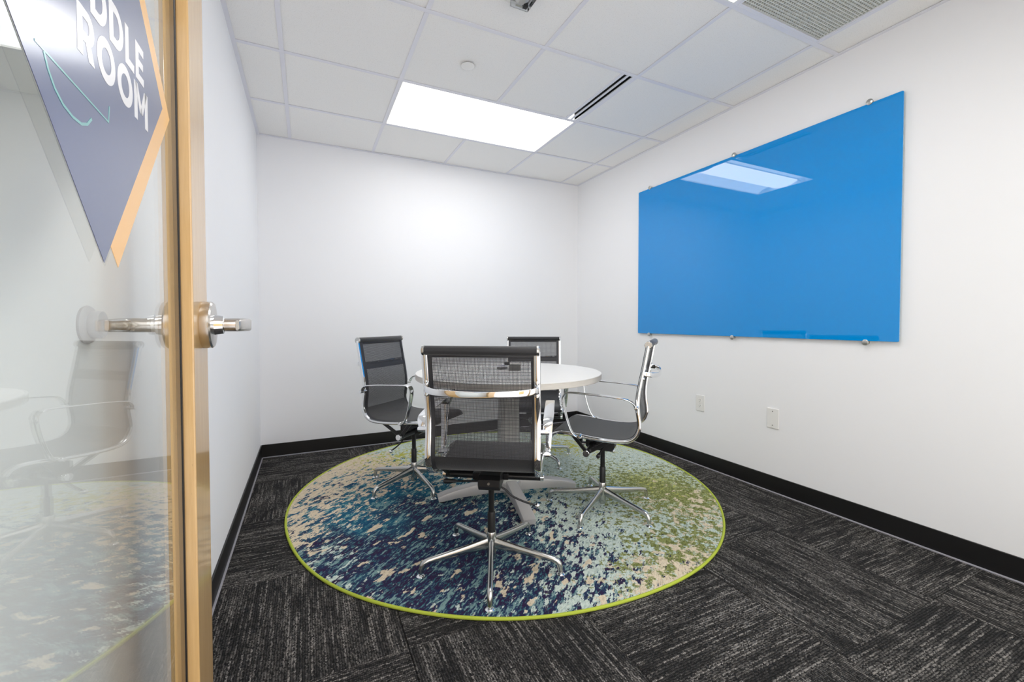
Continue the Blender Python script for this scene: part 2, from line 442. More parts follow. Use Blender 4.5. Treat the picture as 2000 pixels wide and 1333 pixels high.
# ------------------------------------------------------------------ ceiling
S = .6096; GX, GY = -.1036, 1.3226
ceil = struct(MB().box(XL-.1, XR+.1, YF-.15, YB+.1, ZC+.12, ZC+.16).done('ceiling', 'dark_void'))
xs = [XL]+[GX+S*i for i in range(5)]+[XR]
ys = [YF]+[GY+S*j for j in range(-1, 4)]+[YB]
lights = [(1, 3, 2), (1, 3, -2)]   # column from, to, row index j (GY + S*j)
def special(i, j):
    # i, j: cell between GX+S*i..  GY+S*j..
    if j == 2 and i in (1, 2): return True      # far light
    if j == -1 and i in (1, 2): return True     # near light
    if j == -1 and i == 3: return True          # return grille
    return False
full_me = None
for a in range(len(xs)-1):
    for b in range(len(ys)-1):
        i, j = a-1, b-2
        if special(i, j): continue
        x0, x1, y0, y1 = xs[a]+.003, xs[a+1]-.003, ys[b]+.003, ys[b+1]-.003
        if i == 2 and j == 1: x1 -= .098   # cut short for the slot diffuser
        w, h = x1-x0, y1-y0
        if w < .02 or h < .02: continue
        full = abs(w-S+.006) < .002 and abs(h-S+.006) < .002
        if full and full_me:
            o = bpy.data.objects.new('ceiling_tile', full_me); col.objects.link(o); o.parent = ceil
        else:
            o = MB().box(-w/2, w/2, -h/2, h/2, 0, .015, .0015, 1).done('ceiling_tile', 'ceiling_tile', ceil)
            if full: full_me = o.data
        o.location = ((x0+x1)/2, (y0+y1)/2, ZC+.0035+random.uniform(-.0006, .0006))
W2 = .012
def tee(x0, x1, y0, y1):
    MB().box(x0, x1, y0, y1, ZC-.0005, ZC+.002, .0006, 1).done('grid_tee', 'tee', ceil)
for y in ys[1:-1]: tee(XL, XR, y-W2, y+W2)
for a in range(1, len(xs)-1):
    x = xs[a]; i = a-1
    for b in range(len(ys)-1):
        j = b-2
        if i == 2 and (j == 2 or j == -1): continue
        tee(x-W2*.92, x+W2*.92, ys[b]+(W2 if b else 0), ys[b+1]-(W2 if b < len(ys)-2 else 0))
# wall angle
for q in ((XL, XL+.02, YF, YB), (XR-.02, XR, YF, YB), (XL+.02, XR-.02, YB-.02, YB), (XL+.02, XR-.02, YF, YF+.02)):
    MB().box(*q, ZC-.002, ZC+.0015).done('wall_angle', 'tee', ceil)

# troffer lights: recessed pan with a curved centre basket
def troffer(y0, label):
    x0, x1, y1 = GX+S+W2*.7, GX+3*S-W2*.7, y0+S-W2*.7; y0 = y0+W2*.7
    cx, cy = (x0+x1)/2, (y0+y1)/2; z = ZC
    L = thing('ceiling_light', label, 'ceiling light', (cx, cy, z), 0, 'recessed ceiling lights')
    hw, hd = (x1-x0)/2, (y1-y0)/2
    m = MB()   # rim
    m.box(-hw, hw, -hd, -hd+.008, 0, .012); m.box(-hw, hw, hd-.008, hd, 0, .012); m.box(-hw, -hw+.008, -hd+.008, hd-.008, 0, .012); m.box(hw-.008, hw, -hd+.008, hd-.008, 0, .012)
    m.done('rim', 'white_plastic', L)
    # pan: two curved wings each side of the basket
    for s in (-1, 1):
        pts = [(s*(hd-.008), .010), (s*(hd*.80), .040), (s*(hd*.62), .052), (s*(hd*.40), .055), (s*(hd*.40), .058), (s*(hd*.62), .056), (s*(hd*.80), .044), (s*(hd-.008), .014)]
        MB().prism(pts, 'x', -hw+.008, hw-.008).done('reflector_wing', 'pan', L)
    m = MB(); m.box(-hw, hw, -hd, hd, .075, .08); m.box(-hw, -hw+.006, -hd, hd, .012, .075); m.box(hw-.006, hw, -hd, hd, .012, .075)
    m.done('housing', 'white_plastic', L)
    # curved diffuser
    n = 14; R = hd*.46
    prof = [(-R*math.cos(PI*k/n), .050-.046*math.sin(PI*k/n)) for k in range(n+1)]
    MB().prism(prof, 'x', -hw+.012, hw-.034).done('diffuser', 'lens', L, True)
    m = MB(); prof2 = [(-R*1.04*math.cos(PI*k/n), .052-.050*math.sin(PI*k/n)) for k in range(n+1)]
    m.prism(prof2, 'x', hw-.034, hw-.030); m.done('end_plate', 'white_plastic', L)
    for s in (-1, 1):
        MB().box(-hw+.012, hw-.034, s*R-.003, s*R+.003, .044, .056).done('seam', 'white_plastic', L)
    return L
troffer(GY+2*S, 'bright recessed ceiling light with curved diffuser, near the back wall')
troffer(GY-S, 'recessed ceiling light cut off at the top edge, left of the grille')

# return grille
gx0, gx1, gy0, gy1 = GX+3*S+W2, GX+4*S-W2, GY-S+W2, GY-W2
G = thing('return_grille', 'large square egg-crate air return grille in the ceiling by the right wall', 'air grille', ((gx0+gx1)/2, (gy0+gy1)/2, ZC))
hw, hd = (gx1-gx0)/2, (gy1-gy0)/2
m = MB(); m.box(-hw, hw, -hd, -hd+.014, .0, .004); m.box(-hw, hw, hd-.014, hd, .0, .004); m.box(-hw, -hw+.008, -hd+.014, hd-.014, .0, .004); m.box(hw-.008, hw, -hd+.014, hd-.014, .0, .004)
m.done('frame', 'tee', G)
m = MB(); N = 38
for k in range(N+1):
    u = -hw+.010+(2*hw-.020)*k/N; m.box(u-.0021, u+.0021, -hd+.016, hd-.016, .003, .011)
for k in range(N+1):
    u = -hd+.018+(2*hd-.036)*k/N; m.box(-hw+.010, hw-.010, u-.0024, u+.0024, .0028, .009)
m.done('egg_crate', 'grille', G, kind='stuff')
m = MB(); m.box(-hw, hw, -hd, hd, .09, .092); m.box(-hw, -hw+.002, -hd, hd, .014, .09); m.box(hw-.002, hw, -hd, hd, .014, .09); m.box(-hw, hw, -hd, -hd+.002, .014, .09); m.box(-hw, hw, hd-.002, hd, .014, .09)
m.done('plenum', 'duct_grey', G)

# slot diffuser beside column 3, row 1..2
sx0, sx1, sy0, sy1 = GX+3*S-.104, GX+3*S-.010, GY+S+W2, GY+2*S-W2
D = thing('slot_diffuser', 'narrow two-slot air diffuser in the ceiling ahead of the bright light', 'air diffuser', ((sx0+sx1)/2, (sy0+sy1)/2, ZC))
hw, hd = (sx1-sx0)/2, (sy1-sy0)/2
MB().box(-hw, -hw+.020, -hd, hd, 0, .006).done('flange', 'tee', D)
MB().box(hw-.012, hw, -hd, hd, 0, .006).done('flange', 'tee', D)
MB().box(-.004, .010, -hd, hd, 0, .005).done('divider', 'tee', D)
MB().box(-hw, hw, -hd, hd, .045, .05).done('backing', 'dark_void', D)
MB().prism([(-hw+.021, .012), (-hw+.036, .026), (-hw+.036, .028), (-hw+.021, .014)], 'y', -hd, hd).done('vane', 'duct_grey', D)

# sprinkler cover and ceiling strobe
m = MB(); m.lathe([(0, 0), (.030, 0), (.036, .0015), (.0365, .004), (0, .004)], 40)
sc_ = m.done('sprinkler_cover', 'white_plastic', None, True, loc=(.808, 2.239, ZC-.0095))
MB().lathe([(.0, 0), (.027, 0), (.027, .006), (0, .006)], 30).done('collar', 'duct_grey', sc_, True, loc=(0, 0, .004))
sc_['label'] = 'small round white flush sprinkler cover in a ceiling tile'; sc_['category'] = 'sprinkler cover'
St = thing('ceiling_strobe', 'clear lens of ceiling alarm strobe cut off at the top edge', 'strobe', (.853, 1.660, ZC+.0035))
MB().box(-.062, .062, -.062, .062, -.012, -.0005, .004).done('base', 'white_plastic', St)
MB().box(-.044, .044, -.046, .046, -.040, -.012, .006).done('lens', 'clear', St)
m = MB(); m.prism([(-.03, -.014), (.03, -.014), (.012, -.026), (-.012, -.026)], 'y', -.034, .030); m.done('reflector', 'white_plastic', St)
m = MB(); m.tube([(-.02, .036, -.030), (.02, .036, -.030)], .004); m.done('flash_tube', 'screw', St, True)
m = MB(); m.box(.012, .032, .02, .038, -.034, -.013); m.done('lamp_socket', 'black_plastic', St)

# ------------------------------------------------------------------ glass door, opened against the left wall
DX0, DX1, DY0, DY1, DZ = -.241, -.196, .222, 1.137, 2.10
m = MB(); m.box(DX0, DX1, 1.0, DY1, .008, DZ, .0025, 2)
door = struct(m.done('door_1', 'maple'))
MB().box(DX0, DX1, DY0, DY0+.12, .008, DZ, .0025, 2).done('hinge_stile', 'maple', door)
MB().box(DX0, DX1, DY0+.12, 1.0, 2.0, DZ, .002, 2).done('top_rail', 'maple', door)
MB().box(DX0, DX1, DY0+.12, 1.0, .008, .16, .002, 2).done('bottom_rail', 'maple', door)
MB().box(-.2215, -.2155, DY0+.115, .9925, .155, 2.005).done('glass_pane', 'glass', door)
m = MB()
m.box(-.2228, -.2142, .9915, .9998, .16, 2.0, .001, 1)
m.done('gasket', 'black_plastic', door)
HZ, HY = 1.031, 1.088
def handle(sign, xface):
    # sign +1: on the room face, -1: on the wall face; lever points to the hinges (-y)
    def X(d): return xface+sign*d
    m = MB(); m.lathe([(0, X(0)), (.0480, X(0)), (.0490, X(.0015)), (.0490, X(.0165)), (.0465, X(.0195)), (.030, X(.0215)), (.0225, X(.0218)), (0, X(.0218))], 48, (0, HY, HZ), 'x')
    r = m.done('door_handle', 'satin_nickel', door, True)
    m = MB(); m.lathe([(0, X(.0218)), (.0215, X(.0218)), (.0190, X(.037)), (.0160, X(.0385)), (0, X(.0385))], 36, (0, HY, HZ), 'x'); m.done('collar', 'chrome', r, True)
    # shank and flattened lever in one sweep
    path = [(X(.0385), HY, HZ), (X(.058), HY, HZ), (X(.068), HY, HZ), (X(.0765), HY-.004, HZ), (X(.081), HY-.014, HZ), (X(.0815), HY-.03, HZ), (X(.080), HY-.06, HZ), (X(.076), HY-.122, HZ), (X(.0755), HY-.126, HZ)]
    wv = [(.0285, .0285), (.0285, .0285), (.0282, .027), (.0275, .022), (.0265, .0155), (.0255, .0125), (.0235, .0105), (.0205, .0095), (.017, .006)]
    def sec(i):
        h, w = wv[i]; return rrect(w, h, min(w, h)*.49 if i < 4 else w*.36, 5)
    m = MB(); P = [Vector(p) for p in path]
    m.sweep(path, sec, side=(0, 0, 1)); m.done('lever', 'satin_nickel', r, True)
    return r
handle(1, DX1); handle(-1, DX0)
# the leaf stands half a degree past square
def turn_door(o, a=rad(.8), px=-.2185, py=1.0):
    o.matrix_world = Matrix.Translation((px, py, 0)) @ Matrix.Rotation(a, 4, 'Z') @ Matrix.Translation((-px, -py, 0)) @ o.matrix_basis
turn_door(door)
# wall bumper behind the door
Bp = thing('door_bumper', 'round concave wall bumper on left wall behind the glass door', 'door stop', (XL, .925, 1.033))
MB().lathe([(0, 0), (.030, 0), (.0315, .004), (.0295, .0075), (.024, .010), (0, .010)], 44, (0, 0, 0), 'x').done('flange', 'bumper', Bp, True)
MB().lathe([(0, .010), (.0225, .010), (.0225, .020), (.022, .023), (.018, .023), (.011, .0195), (0, .0185)], 40, (0, 0, 0), 'x').done('bumper_cup', 'bumper', Bp, True)

# ------------------------------------------------------------------ sign on the door glass (faces +x; u = y, v = z)
SX = -.2155
sign = thing('sign', 'navy diamond sign with orange edge and white lettering on the glass door', 'sign', (SX, .667, 1.108))
def flat(polys, name, mat, x, th=.00025, parent=sign):
    m = MB()
    def fit(u, v):
        k = .2015/(.217/u-.014)/u; return (u*k-.667, 1.038+(v-1.038)*k-1.108)
    for poly in polys: m.prism([fit(u, v) for u, v in poly], 'x', x, x+th)
    return m.done(name, mat, parent)
Bt, Rt = Vector((.667, 1.108)), Vector((.9105, 1.397))
eR = (Rt-Bt); Lf = Bt+Vector((-eR.length*math.cos(rad(47.5)), eR.length*math.sin(rad(47.5))))
Lf = Vector((.667-.262, 1.108+.281)); Tp = Lf+eR
off = Vector((.042, -.001))
flat([[tuple(Bt+off), tuple(Rt+off), tuple(Tp+off), tuple(Lf+off)]], 'border', 'orange', .0003)
flat([[tuple(Bt), tuple(Rt), tuple(Tp), tuple(Lf)]], 'panel', 'navy', .0006)
flat([[tuple(Bt), tuple(Rt), tuple(Tp), tuple(Lf)]], 'backing', 'white_vinyl', .00002, .00010)  # unseen white layers, added to keep orange bounce off the wall behind
flat([[tuple(Bt+off), tuple(Rt+off), tuple(Tp+off), tuple(Lf+off)]], 'backing', 'white_vinyl', .00013, .00010)
def ribbon(pts, w):
    P = [Vector(p) for p in pts]; L_, R_ = [], []
    for i, p in enumerate(P):
        T_ = (P[min(i+1, len(P)-1)]-P[max(i-1, 0)]).normalized(); N_ = Vector((-T_.y, T_.x))
        L_.append(tuple(p+N_*w/2)); R_.append(tuple(p-N_*w/2))
    return [[L_[i], L_[i+1], R_[i+1], R_[i]] for i in range(len(P)-1)]
def arc(cx, cy, rx, ry, a0, a1, n=16):
    return [(cx+rx*math.cos(rad(a0+(a1-a0)*k/n)), cy+ry*math.sin(rad(a0+(a1-a0)*k/n))) for k in range(n+1)]
def letter(ch, x, z, h, w, s):
    # bold geometric letters; returns polygons
    def bar(x0, z0, x1, z1): return [[(x+x0, z+z0), (x+x1, z+z0), (x+x1, z+z1), (x+x0, z+z1)]]
    def sh(polys): return [[(x+a, z+b) for a, b in p] for p in polys]
    if ch == 'H': return bar(0, 0, s, h)+bar(w-s, 0, w, h)+bar(s, h/2-s*.45, w-s, h/2+s*.45)
    if ch == 'L': return bar(0, 0, s, h)+bar(s, 0, w, s*.9)
    if ch == 'E': return bar(0, 0, s, h)+bar(s, 0, w, s*.88)+bar(s, h-s*.88, w, h)+bar(s, h/2-s*.42, w*.92, h/2+s*.42)
    if ch == 'O':
        o, i_ = arc(w/2, h/2, w/2, h/2, 0, 360, 36), arc(w/2, h/2, w/2-s, h/2-s*.92, 0, 360, 36)
        return sh([[o[k], o[k+1], i_[k+1], i_[k]] for k in range(36)])
    if ch == 'U':
        o, i_ = arc(w/2, w*.5, w/2, w*.5, 180, 360, 20), arc(w/2, w*.5, w/2-s, w*.5-s*.95, 180, 360, 20)
        return sh([[o[k], o[k+1], i_[k+1], i_[k]] for k in range(20)])+bar(0, w*.5, s, h)+bar(w-s, w*.5, w, h)
    if ch == 'D':
        r = h/2; b = max(w-r*.95, s)
        o, i_ = arc(b, h/2, w-b, h/2, -90, 90, 20), arc(b, h/2, w-b-s, h/2-s*.9, -90, 90, 20)
        return sh([[o[k], o[k+1], i_[k+1], i_[k]] for k in range(20)])+bar(0, 0, s, h)+(bar(s, 0, b, s*.9)+bar(s, h-s*.9, b, h) if b > s+1e-5 else [])
    if ch == 'R':
        rr = h*.34; b = w-rr*.95
        o, i_ = arc(b, h-rr, w-b, rr, -90, 90, 16), arc(b, h-rr, w-b-s, rr-s*.85, -90, 90, 16)
        return sh([[o[k], o[k+1], i_[k+1], i_[k]] for k in range(16)])+bar(0, 0, s, h)+bar(s, h-s*.85, b, h)+bar(s, h-2*rr, b, h-2*rr+s*.85)+sh([[(w-s*1.15, 0), (w, 0), (b+s*.7, h-2*rr+s*.1), (b-s*.4, h-2*rr+s*.1)]])
    if ch == 'M': return bar(0, 0, s, h)+bar(w-s, 0, w, h)+sh([[(s*.2, h), (s*1.15, h), (w/2+s*.45, h*.28), (w/2-s*.45, h*.28)], [(w-s*1.15, h), (w-s*.2, h), (w/2+s*.45, h*.28), (w/2-s*.45, h*.28)]])
LX = .0009
lw = {'H': .043, 'U': .042, 'D': .045, 'L': .032, 'E': .033, 'R': .041, 'O': .053, 'M': .056}
def word(txt, xr, z, h, s, gap):
    x = xr
    for ch in reversed(txt):
        x -= lw[ch]; flat(letter(ch, x, z, h, lw[ch], s), 'letter_'+ch.lower(), 'white_vinyl', LX); x -= gap
word('ROOM', .8335, 1.327, .053, .0125, .0065)
word('HUDDLE', .8185, 1.3865, .053, .0125, .0065)
flat(ribbon([(.53, 1.289), (.549, 1.288), (.687, 1.2815)], .0022)+ribbon([(.687, 1.2805), (.6905, 1.302)], .0022), 'outline_mark', 'teal', LX)
flat(ribbon([(.545, 1.287), (.552, 1.274), (.563, 1.262), (.578, 1.2535), (.597, 1.2495), (.616, 1.2500), (.630, 1.2555), (.641, 1.266)], .0032), 'curve_mark', 'teal', LX)

turn_door(sign)

# ------------------------------------------------------------------ blue glass board
by0, by1, bz0, bz1 = 1.037, 2.803, .939, 2.116
brd = thing('glass_board', 'large glossy blue glass writing board on the right wall', 'board', (2.529, (by0+by1)/2, (bz0+bz1)/2))
m = MB(); m.prism(rrect(by1-by0, bz1-bz0, .006), 'x', -.003, .003); pn = m.done('glass_panel', 'board', brd)
m = MB(); rim_ = rrect(by1-by0+.0012, bz1-bz0+.0012, .0066)
m.prism(rim_, 'x', .0008, .0034); m.done('glass_edge', 'board_edge', brd, label='pale polished rear edge of the glass')
for y in (2.672, 1.914, 1.170):
    for z in (bz1+.006, bz0-.008):
        m = MB(); o3 = (0, y-(by0+by1)/2, z-(bz0+bz1)/2)
        m.lathe([(0, -.010), (.012, -.010), (.0145, -.0085), (.0145, -.004), (.010, -.0035), (.010, .0165), (0, .0165)], 28, o3, 'x')
        m.done('standoff', 'screw', brd, True, label='small round brushed steel stand-off bolt')

# ------------------------------------------------------------------ wall plates
P = thing('power_outlet', 'white duplex power outlet on the right wall, left of the blank plate', 'outlet', (XR, 2.177, .451))
MB().box(-.006, 0, -.0355, .0355, -.0575, .0575, .0025).done('cover_plate', 'white_plastic', P)
for dz in (-.0195, .0195):
    m = MB(); pts = [(a, b) for a, b in arc(0, dz, .0172, .0172, -38, 38, 8)]+[(a, b) for a, b in arc(0, dz, .0172, .0172, 142, 218, 8)]
    m.prism(pts, 'x', -.0078, -.005); r = m.done('receptacle', 'white_plastic', P)
    for (y, z, h) in ((-.0062, dz+.004, .0075), (.0062, dz+.004, .006)):
        MB().box(-.0081, -.0076, y-.0010, y+.0010, z-h/2, z+h/2).done('slot', 'dark_void', r)
    MB().lathe([(0, -.0081), (.0023, -.0081), (.0023, -.0076), (0, -.0076)], 12, (0, 0, dz-.0075), 'x').done('slot', 'dark_void', r)
MB().lathe([(0, -.0072), (.003, -.0072), (.003, -.0055), (0, -.0055)], 12, (0, 0, 0), 'x').done('screw', 'screw', P)
P = thing('blank_plate', 'white blank wall plate on the right wall, right of the outlet', 'wall plate', (XR, 1.647, .4495))
MB().box(-.007, 0, -.0365, .0365, -.060, .060, .003).done('cover_plate', 'white_plastic', P)
for dz in (-.042, .042):
    MB().lathe([(0, -.0082), (.0028, -.0082), (.0034, -.0065), (0, -.0065)], 12, (0, 0, dz), 'x').done('screw', 'duct_grey', P)

# ------------------------------------------------------------------ rug
RX, RY, RR = 1.135, 2.46, 1.247
m = MB(); n = 180
def rug_r(a): return RR*(1+.0035*math.sin(5*a+.6)+.002*math.sin(9*a))
prof = [(.0, .010), (.30, .010), (.60, .010), (.9, .010), (.992, .0095), (1.0, .006), (1.0, .0012), (.0, .0012)]
rings = []
cv = m.bm.verts.new((0, 0, .010)); cb_ = m.bm.verts.new((0, 0, .0012))
for f_, z_ in prof[1:-1]:
    rings.append([m.bm.verts.new((rug_r(2*PI*k/n)*f_*math.cos(2*PI*k/n), rug_r(2*PI*k/n)*f_*math.sin(2*PI*k/n), z_)) for k in range(n)])
for k in range(n):
    m.bm.faces.new((cv, rings[0][k], rings[0][(k+1) % n])); m.bm.faces.new((cb_, rings[-1][(k+1) % n], rings[-1][k]))
for A_, B_ in zip(rings, rings[1:]):
    for k in range(n): m.bm.faces.new((A_[k], B_[k], B_[(k+1) % n], A_[(k+1) % n]))
rug = m.done('rug', 'rug', None, loc=(RX, RY, 0))
rug['label'] = 'large round rug with abstract navy, mint and olive pattern under the table'; rug['category'] = 'rug'
m = MB(); m.tube([(rug_r(2*PI*k/n)*math.cos(2*PI*k/n), rug_r(2*PI*k/n)*math.sin(2*PI*k/n), .0062) for k in range(n)], .0062, 10, closed=True)
m.done('binding', 'lime', rug, True, label='lime green edge binding')

# ------------------------------------------------------------------ table
RT = .010
tb = thing('round_table', 'round white-topped meeting table on a grey four-star foot', 'table', (1.070, 2.277, RT))
TZ = .7438-RT
MB().lathe([(0, TZ-.002), (.533, TZ-.002), (.536, TZ-.001), (.536, TZ), (.5355, TZ+.0012), (0, TZ+.0012)], 128).done('tabletop', 'laminate', tb, True)
MB().lathe([(.0, TZ-.031), (.5345, TZ-.031), (.5365, TZ-.029), (.5365, TZ-.002), (0, TZ-.002)], 128).done('edge_band', 'edge', tb, True, label='greige wood-look edge of the tabletop')
m = MB(); w = .056; ch = .018
m.prism([(w, -w+ch), (w, w-ch), (w-ch, w), (-w+ch, w), (-w, w-ch), (-w, -w+ch), (-w+ch, -w), (w-ch, -w)], 'z', .085, TZ-.04)
cl = m.done('column', 'table_column', tb); cl.rotation_euler = (0, 0, rad(-10))
m = MB(); m.box(-.20, .20, -.03, .03, TZ-.042, TZ-.031); m.box(-.03, .03, -.20, .20, TZ-.042, TZ-.031); m.lathe([(0, TZ-.06), (.075, TZ-.06), (.085, TZ-.042), (0, TZ-.042)], 24)
m.done('top_bracket', 'table_leg', tb)
MB().lathe([(0, .030), (.060, .030), (.072, .045), (.072, .088), (.060, .098), (0, .098)], 40).done('hub', 'table_leg', tb, True)
leg_me = None
for k in range(4):
    if leg_me is None:
        path = [(0, .03, .066), (0, .12, .064), (0, .22, .056), (0, .31, .045), (0, .38, .032), (0, .415, .024)]
        hs = [(.062, .080), (.062, .068), (.064, .058), (.066, .048), (.068, .040), (.066, .030)]
        m = MB(); m.sweep(path, lambda i: rrect(hs[i][1], hs[i][0], .006, 2), side=(1, 0, 0)); lg = m.done('leg', 'table_leg', tb, True); leg_me = lg.data
    else:
        lg = bpy.data.objects.new('leg', leg_me); col.objects.link(lg); lg.parent = tb
    lg.rotation_euler = (0, 0, rad(-10.5)+k*PI/2)
    MB().lathe([(0, 0), (.017, 0), (.017, .006), (.006, .008), (.006, .014), (0, .014)], 20, (0, .392, 0)).done('glide', 'black_plastic', lg, True)

# ------------------------------------------------------------------ mesh office chair
PROF = [(-.252, .918), (-.243, .87), (-.232, .81), (-.219, .745), (-.209, .69), (-.204, .64), (-.206, .59), (-.212, .545), (-.211, .505), (-.193, .468), (-.158, .444), (-.10, .436), (-.03, .437), (.05, .443), (.13, .452), (.19, .455), (.222, .446), (.238, .428)]
prof3 = catmull([(0, y, z) for y, z in PROF], 5)
HWR = .2065      # rail centre to chair centre
def arclen(P):
    L_ = [0.0]
    for a, b in zip(P, P[1:]): L_.append(L_[-1]+(b-a).length)
    return L_
def sheet(path, x0, x1, nx, th, off=0.0, belly=0.0):
    # fabric strip with uv in metres
    m = MB(); uvl = m.bm.loops.layers.uv.new('UVMap'); AL = arclen(path); n = len(path); top, bot = [], []
    for i in range(n):
        T_ = (path[min(i+1, n-1)]-path[max(i-1, 0)]).normalized(); N_ = Vector((1, 0, 0)).cross(T_)
        ra, rb = [], []
        for k in range(nx+1):
            x = x0+(x1-x0)*k/nx; s = 1-(x/HWR)**2
            p = path[i]+N_*(off-belly*s)+Vector((x, 0, 0))
            ra.append((m.bm.verts.new(p+N_*th/2), (x, AL[i]))); rb.append((m.bm.verts.new(p-N_*th/2), (x, AL[i])))
        top.append(ra); bot.append(rb)
    def face(q):
        f = m.bm.faces.new([v[0] for v in q])
        for lp, v in zip(f.loops, q): lp[uvl].uv = v[1]
    for i in range(n-1):
        for k in range(nx):
            face((top[i][k], top[i][k+1], top[i+1][k+1], top[i+1][k])); face((bot[i][k], bot[i+1][k], bot[i+1][k+1], bot[i][k+1]))
        for k in (0, nx): face((top[i][k], top[i+1][k], bot[i+1][k], bot[i][k]))
    for i in (0, n-1):
        for k in range(nx): face((top[i][k], bot[i][k], bot[i][k+1], top[i][k+1]))
    return m
def make_chair():
    C = thing('office_chair', '', 'chair')
    ib = next(i for i, p in enumerate(prof3) if p.z < .515 and p.y < -.15)
    back, seat = prof3[1:ib+1], prof3[ib:]
    capy, capz = PROF[0][0]-.004, PROF[0][1]+.004
    sheet(back, -.186, .186, 14, .0014, .006, .006).done('back_mesh', 'mesh', C, True, label='see-through black mesh back')
    sheet(seat, -.188, .188, 14, .004, .007, .001).done('seat_mesh', 'seat_weave', C, True)
    for s in (-1, 1):
        a, b = (.184, .202) if s > 0 else (-.202, -.184)
        sheet(prof3[1:], a, b, 2, .005, .006).done('edge_binding', 'binding', C, True)
    zb = [p for p in prof3 if .743 < p.z < .782]
    sheet(zb, -.186, .186, 8, .0045, .006, .006).done('cross_band', 'binding', C, True)
    m = MB(); m.lathe([(0, -.205), (.0165, -.205), (.0175, -.203), (.0175, .203), (.0165, .205), (0, .205)], 28, (0, capy, capz), 'x')
    uvl = m.bm.loops.layers.uv.new('UVMap')
    for f in m.bm.faces:
        for lp in f.loops:
            c_ = lp.vert.co; lp[uvl].uv = (c_.x, math.atan2(c_.z-capz, c_.y-capy)*.0175)
    hr = m.done('headrest_roll', 'seat_weave', C, True)
    # seam lip where the fabric leaves the roll
    MB().box(-.200, .200, capy+.004, capy+.011, capz-.026, capz-.010, .003).done('fabric_lip', 'binding', hr, True)
    for s in (-1, 1):
        m = MB(); x = s*.205
        m.lathe([(0, x), (.0165, x), (.0190, x+s*.002), (.0190, x+s*.008), (.0165, x+s*.0105), (.0085, x+s*.0105), (.0075, x+s*.009), (0, x+s*.009)], 28, (0, capy, capz), 'x')
        e = m.done('end_cap', 'cast_alu', hr, True)
    # chromed side rails following the profile
    for s in (-1, 1):
        x = s*HWR
        path = [Vector((x, p.y-.004, p.z)) for p in prof3[0:]]
        sec = [(a, b) for a, b in rrect(.017, .025, .005, 2)]
        fr = MB().sweep(path, sec, side=(1, 0, 0)).done('side_rail', 'chrome', C, True)
        # pairs of button bolts on the back of the rail
        for (yy, zz) in ((-.2295, .806), (-.2225, .757)):
            m = MB(); m.lathe([(0, -.017), (.0055, -.0165), (.0085, -.0135), (.0095, -.010), (.0095, -.004), (0, -.004)], 16, (x, yy, zz), 'y')
            m.done('bolt', 'chrome', fr, True)
    # bowed stretcher behind the back
    z0 = .781
    pts = [(-.2095, -.228, z0), (-.2085, -.245, z0-.001), (-.199, -.262, z0-.003), (-.178, -.276, z0-.006), (-.14, -.289, z0-.009), (-.07, -.298, z0-.012), (0, -.301, z0-.013)]
    pts = catmull(pts+[(-a, b, c_) for a, b, c_ in pts[-2::-1]], 3)
    MB().sweep(pts, rrect(.008, .025, .0036, 2), side=(0, 0, 1)).done('back_stretcher', 'chrome', C, True)
    # armrests: flat chromed straps
    AP = [(-.200, .610), (-.196, .628), (-.183, .645), (-.160, .657), (-.11, .664), (-.05, .669), (.02, .672), (.09, .675), (.125, .675), (.146, .668), (.157, .652), (.158, .630), (.150, .585), (.138, .535), (.122, .490), (.106, .462), (.088, .449), (.062, .445)]
    wd = [.020, .026, .034, .038, .040, .040, .040, .040, .040, .040, .039, .037, .033, .029, .026, .024, .022, .020]
    for s in (-1, 1):
        P_ = catmull([(0, y, z) for y, z in AP], 4); nW = len(wd)-1
        def wid(i): f_ = i/4; k = min(int(f_), nW-1); return wd[k]+(wd[k+1]-wd[k])*(f_-k)
        path = []
        for i, p in enumerate(P_):
            # inner edge stays against the rail line
            path.append(Vector((s*(.2255+wid(i)/2), p.y, p.z)))
        m = MB(); m.sweep(path, lambda i: rrect(.0065, wid(i), .0028, 2), side=(1, 0, 0))
        ar = m.done('armrest', 'chrome', C, True)
        for (yy, zz) in ((-.205, .618), (.076, .448)):
            m = MB(); m.lathe([(0, s*.200), (.010, s*.200), (.010, s*.246), (.0075, s*.250), (0, s*.2505)], 18, (0, yy, zz), 'x'); m.done('bolt', 'chrome', ar, True)
    # underframe: cross tube, struts, tilt housing
    RYd, RZ = .045, .360
    m = MB(); m.lathe([(0, -.206), (.0155, -.206), (.0155, .206), (0, .206)], 24, (0, RYd, RZ), 'x'); tubeo = m.done('cross_tube', 'black_metal', C, True)
    for s in (-1, 1):
        MB().lathe([(0, s*.206), (.0172, s*.206), (.0172, s*.219), (.0155, s*.221), (0, s*.221)], 24, (0, RYd, RZ), 'x').done('end_cap', 'chrome', tubeo, True)
        for (ya, za) in ((.118, .447), (-.078, .434)):
            d_ = Vector((0, ya-RYd, za-RZ)); path = [(s*.193, RYd+d_.y*.08, RZ+d_.z*.08), (s*.200, ya, za)]
            MB().sweep(path, rrect(.020, .009, .002, 1), side=(1, 0, 0)).done('strut', 'black_metal', C)
    m = MB(); m.prism([(-.070, .352), (-.055, .333), (.060, .333), (.085, .350), (.085, .384), (.055, .394), (-.050, .394), (-.070, .380)], 'x', -.046, .046, .004)
    hs_ = m.done('tilt_housing', 'black_plastic', C)
    MB().box(-.085, -.046, .020, .060, .343, .376, .004).done('clamp', 'black_metal', hs_)
    MB().box(.046, .070, .028, .062, .346, .374, .004).done('clamp', 'black_metal', hs_)
    m = MB(); m.lathe([(0, .086), (.010, .086), (.010, .104), (.026, .106), (.0275, .109), (.0275, .120), (.026, .123), (0, .123)], 28, (0, 0, 0), 'y')
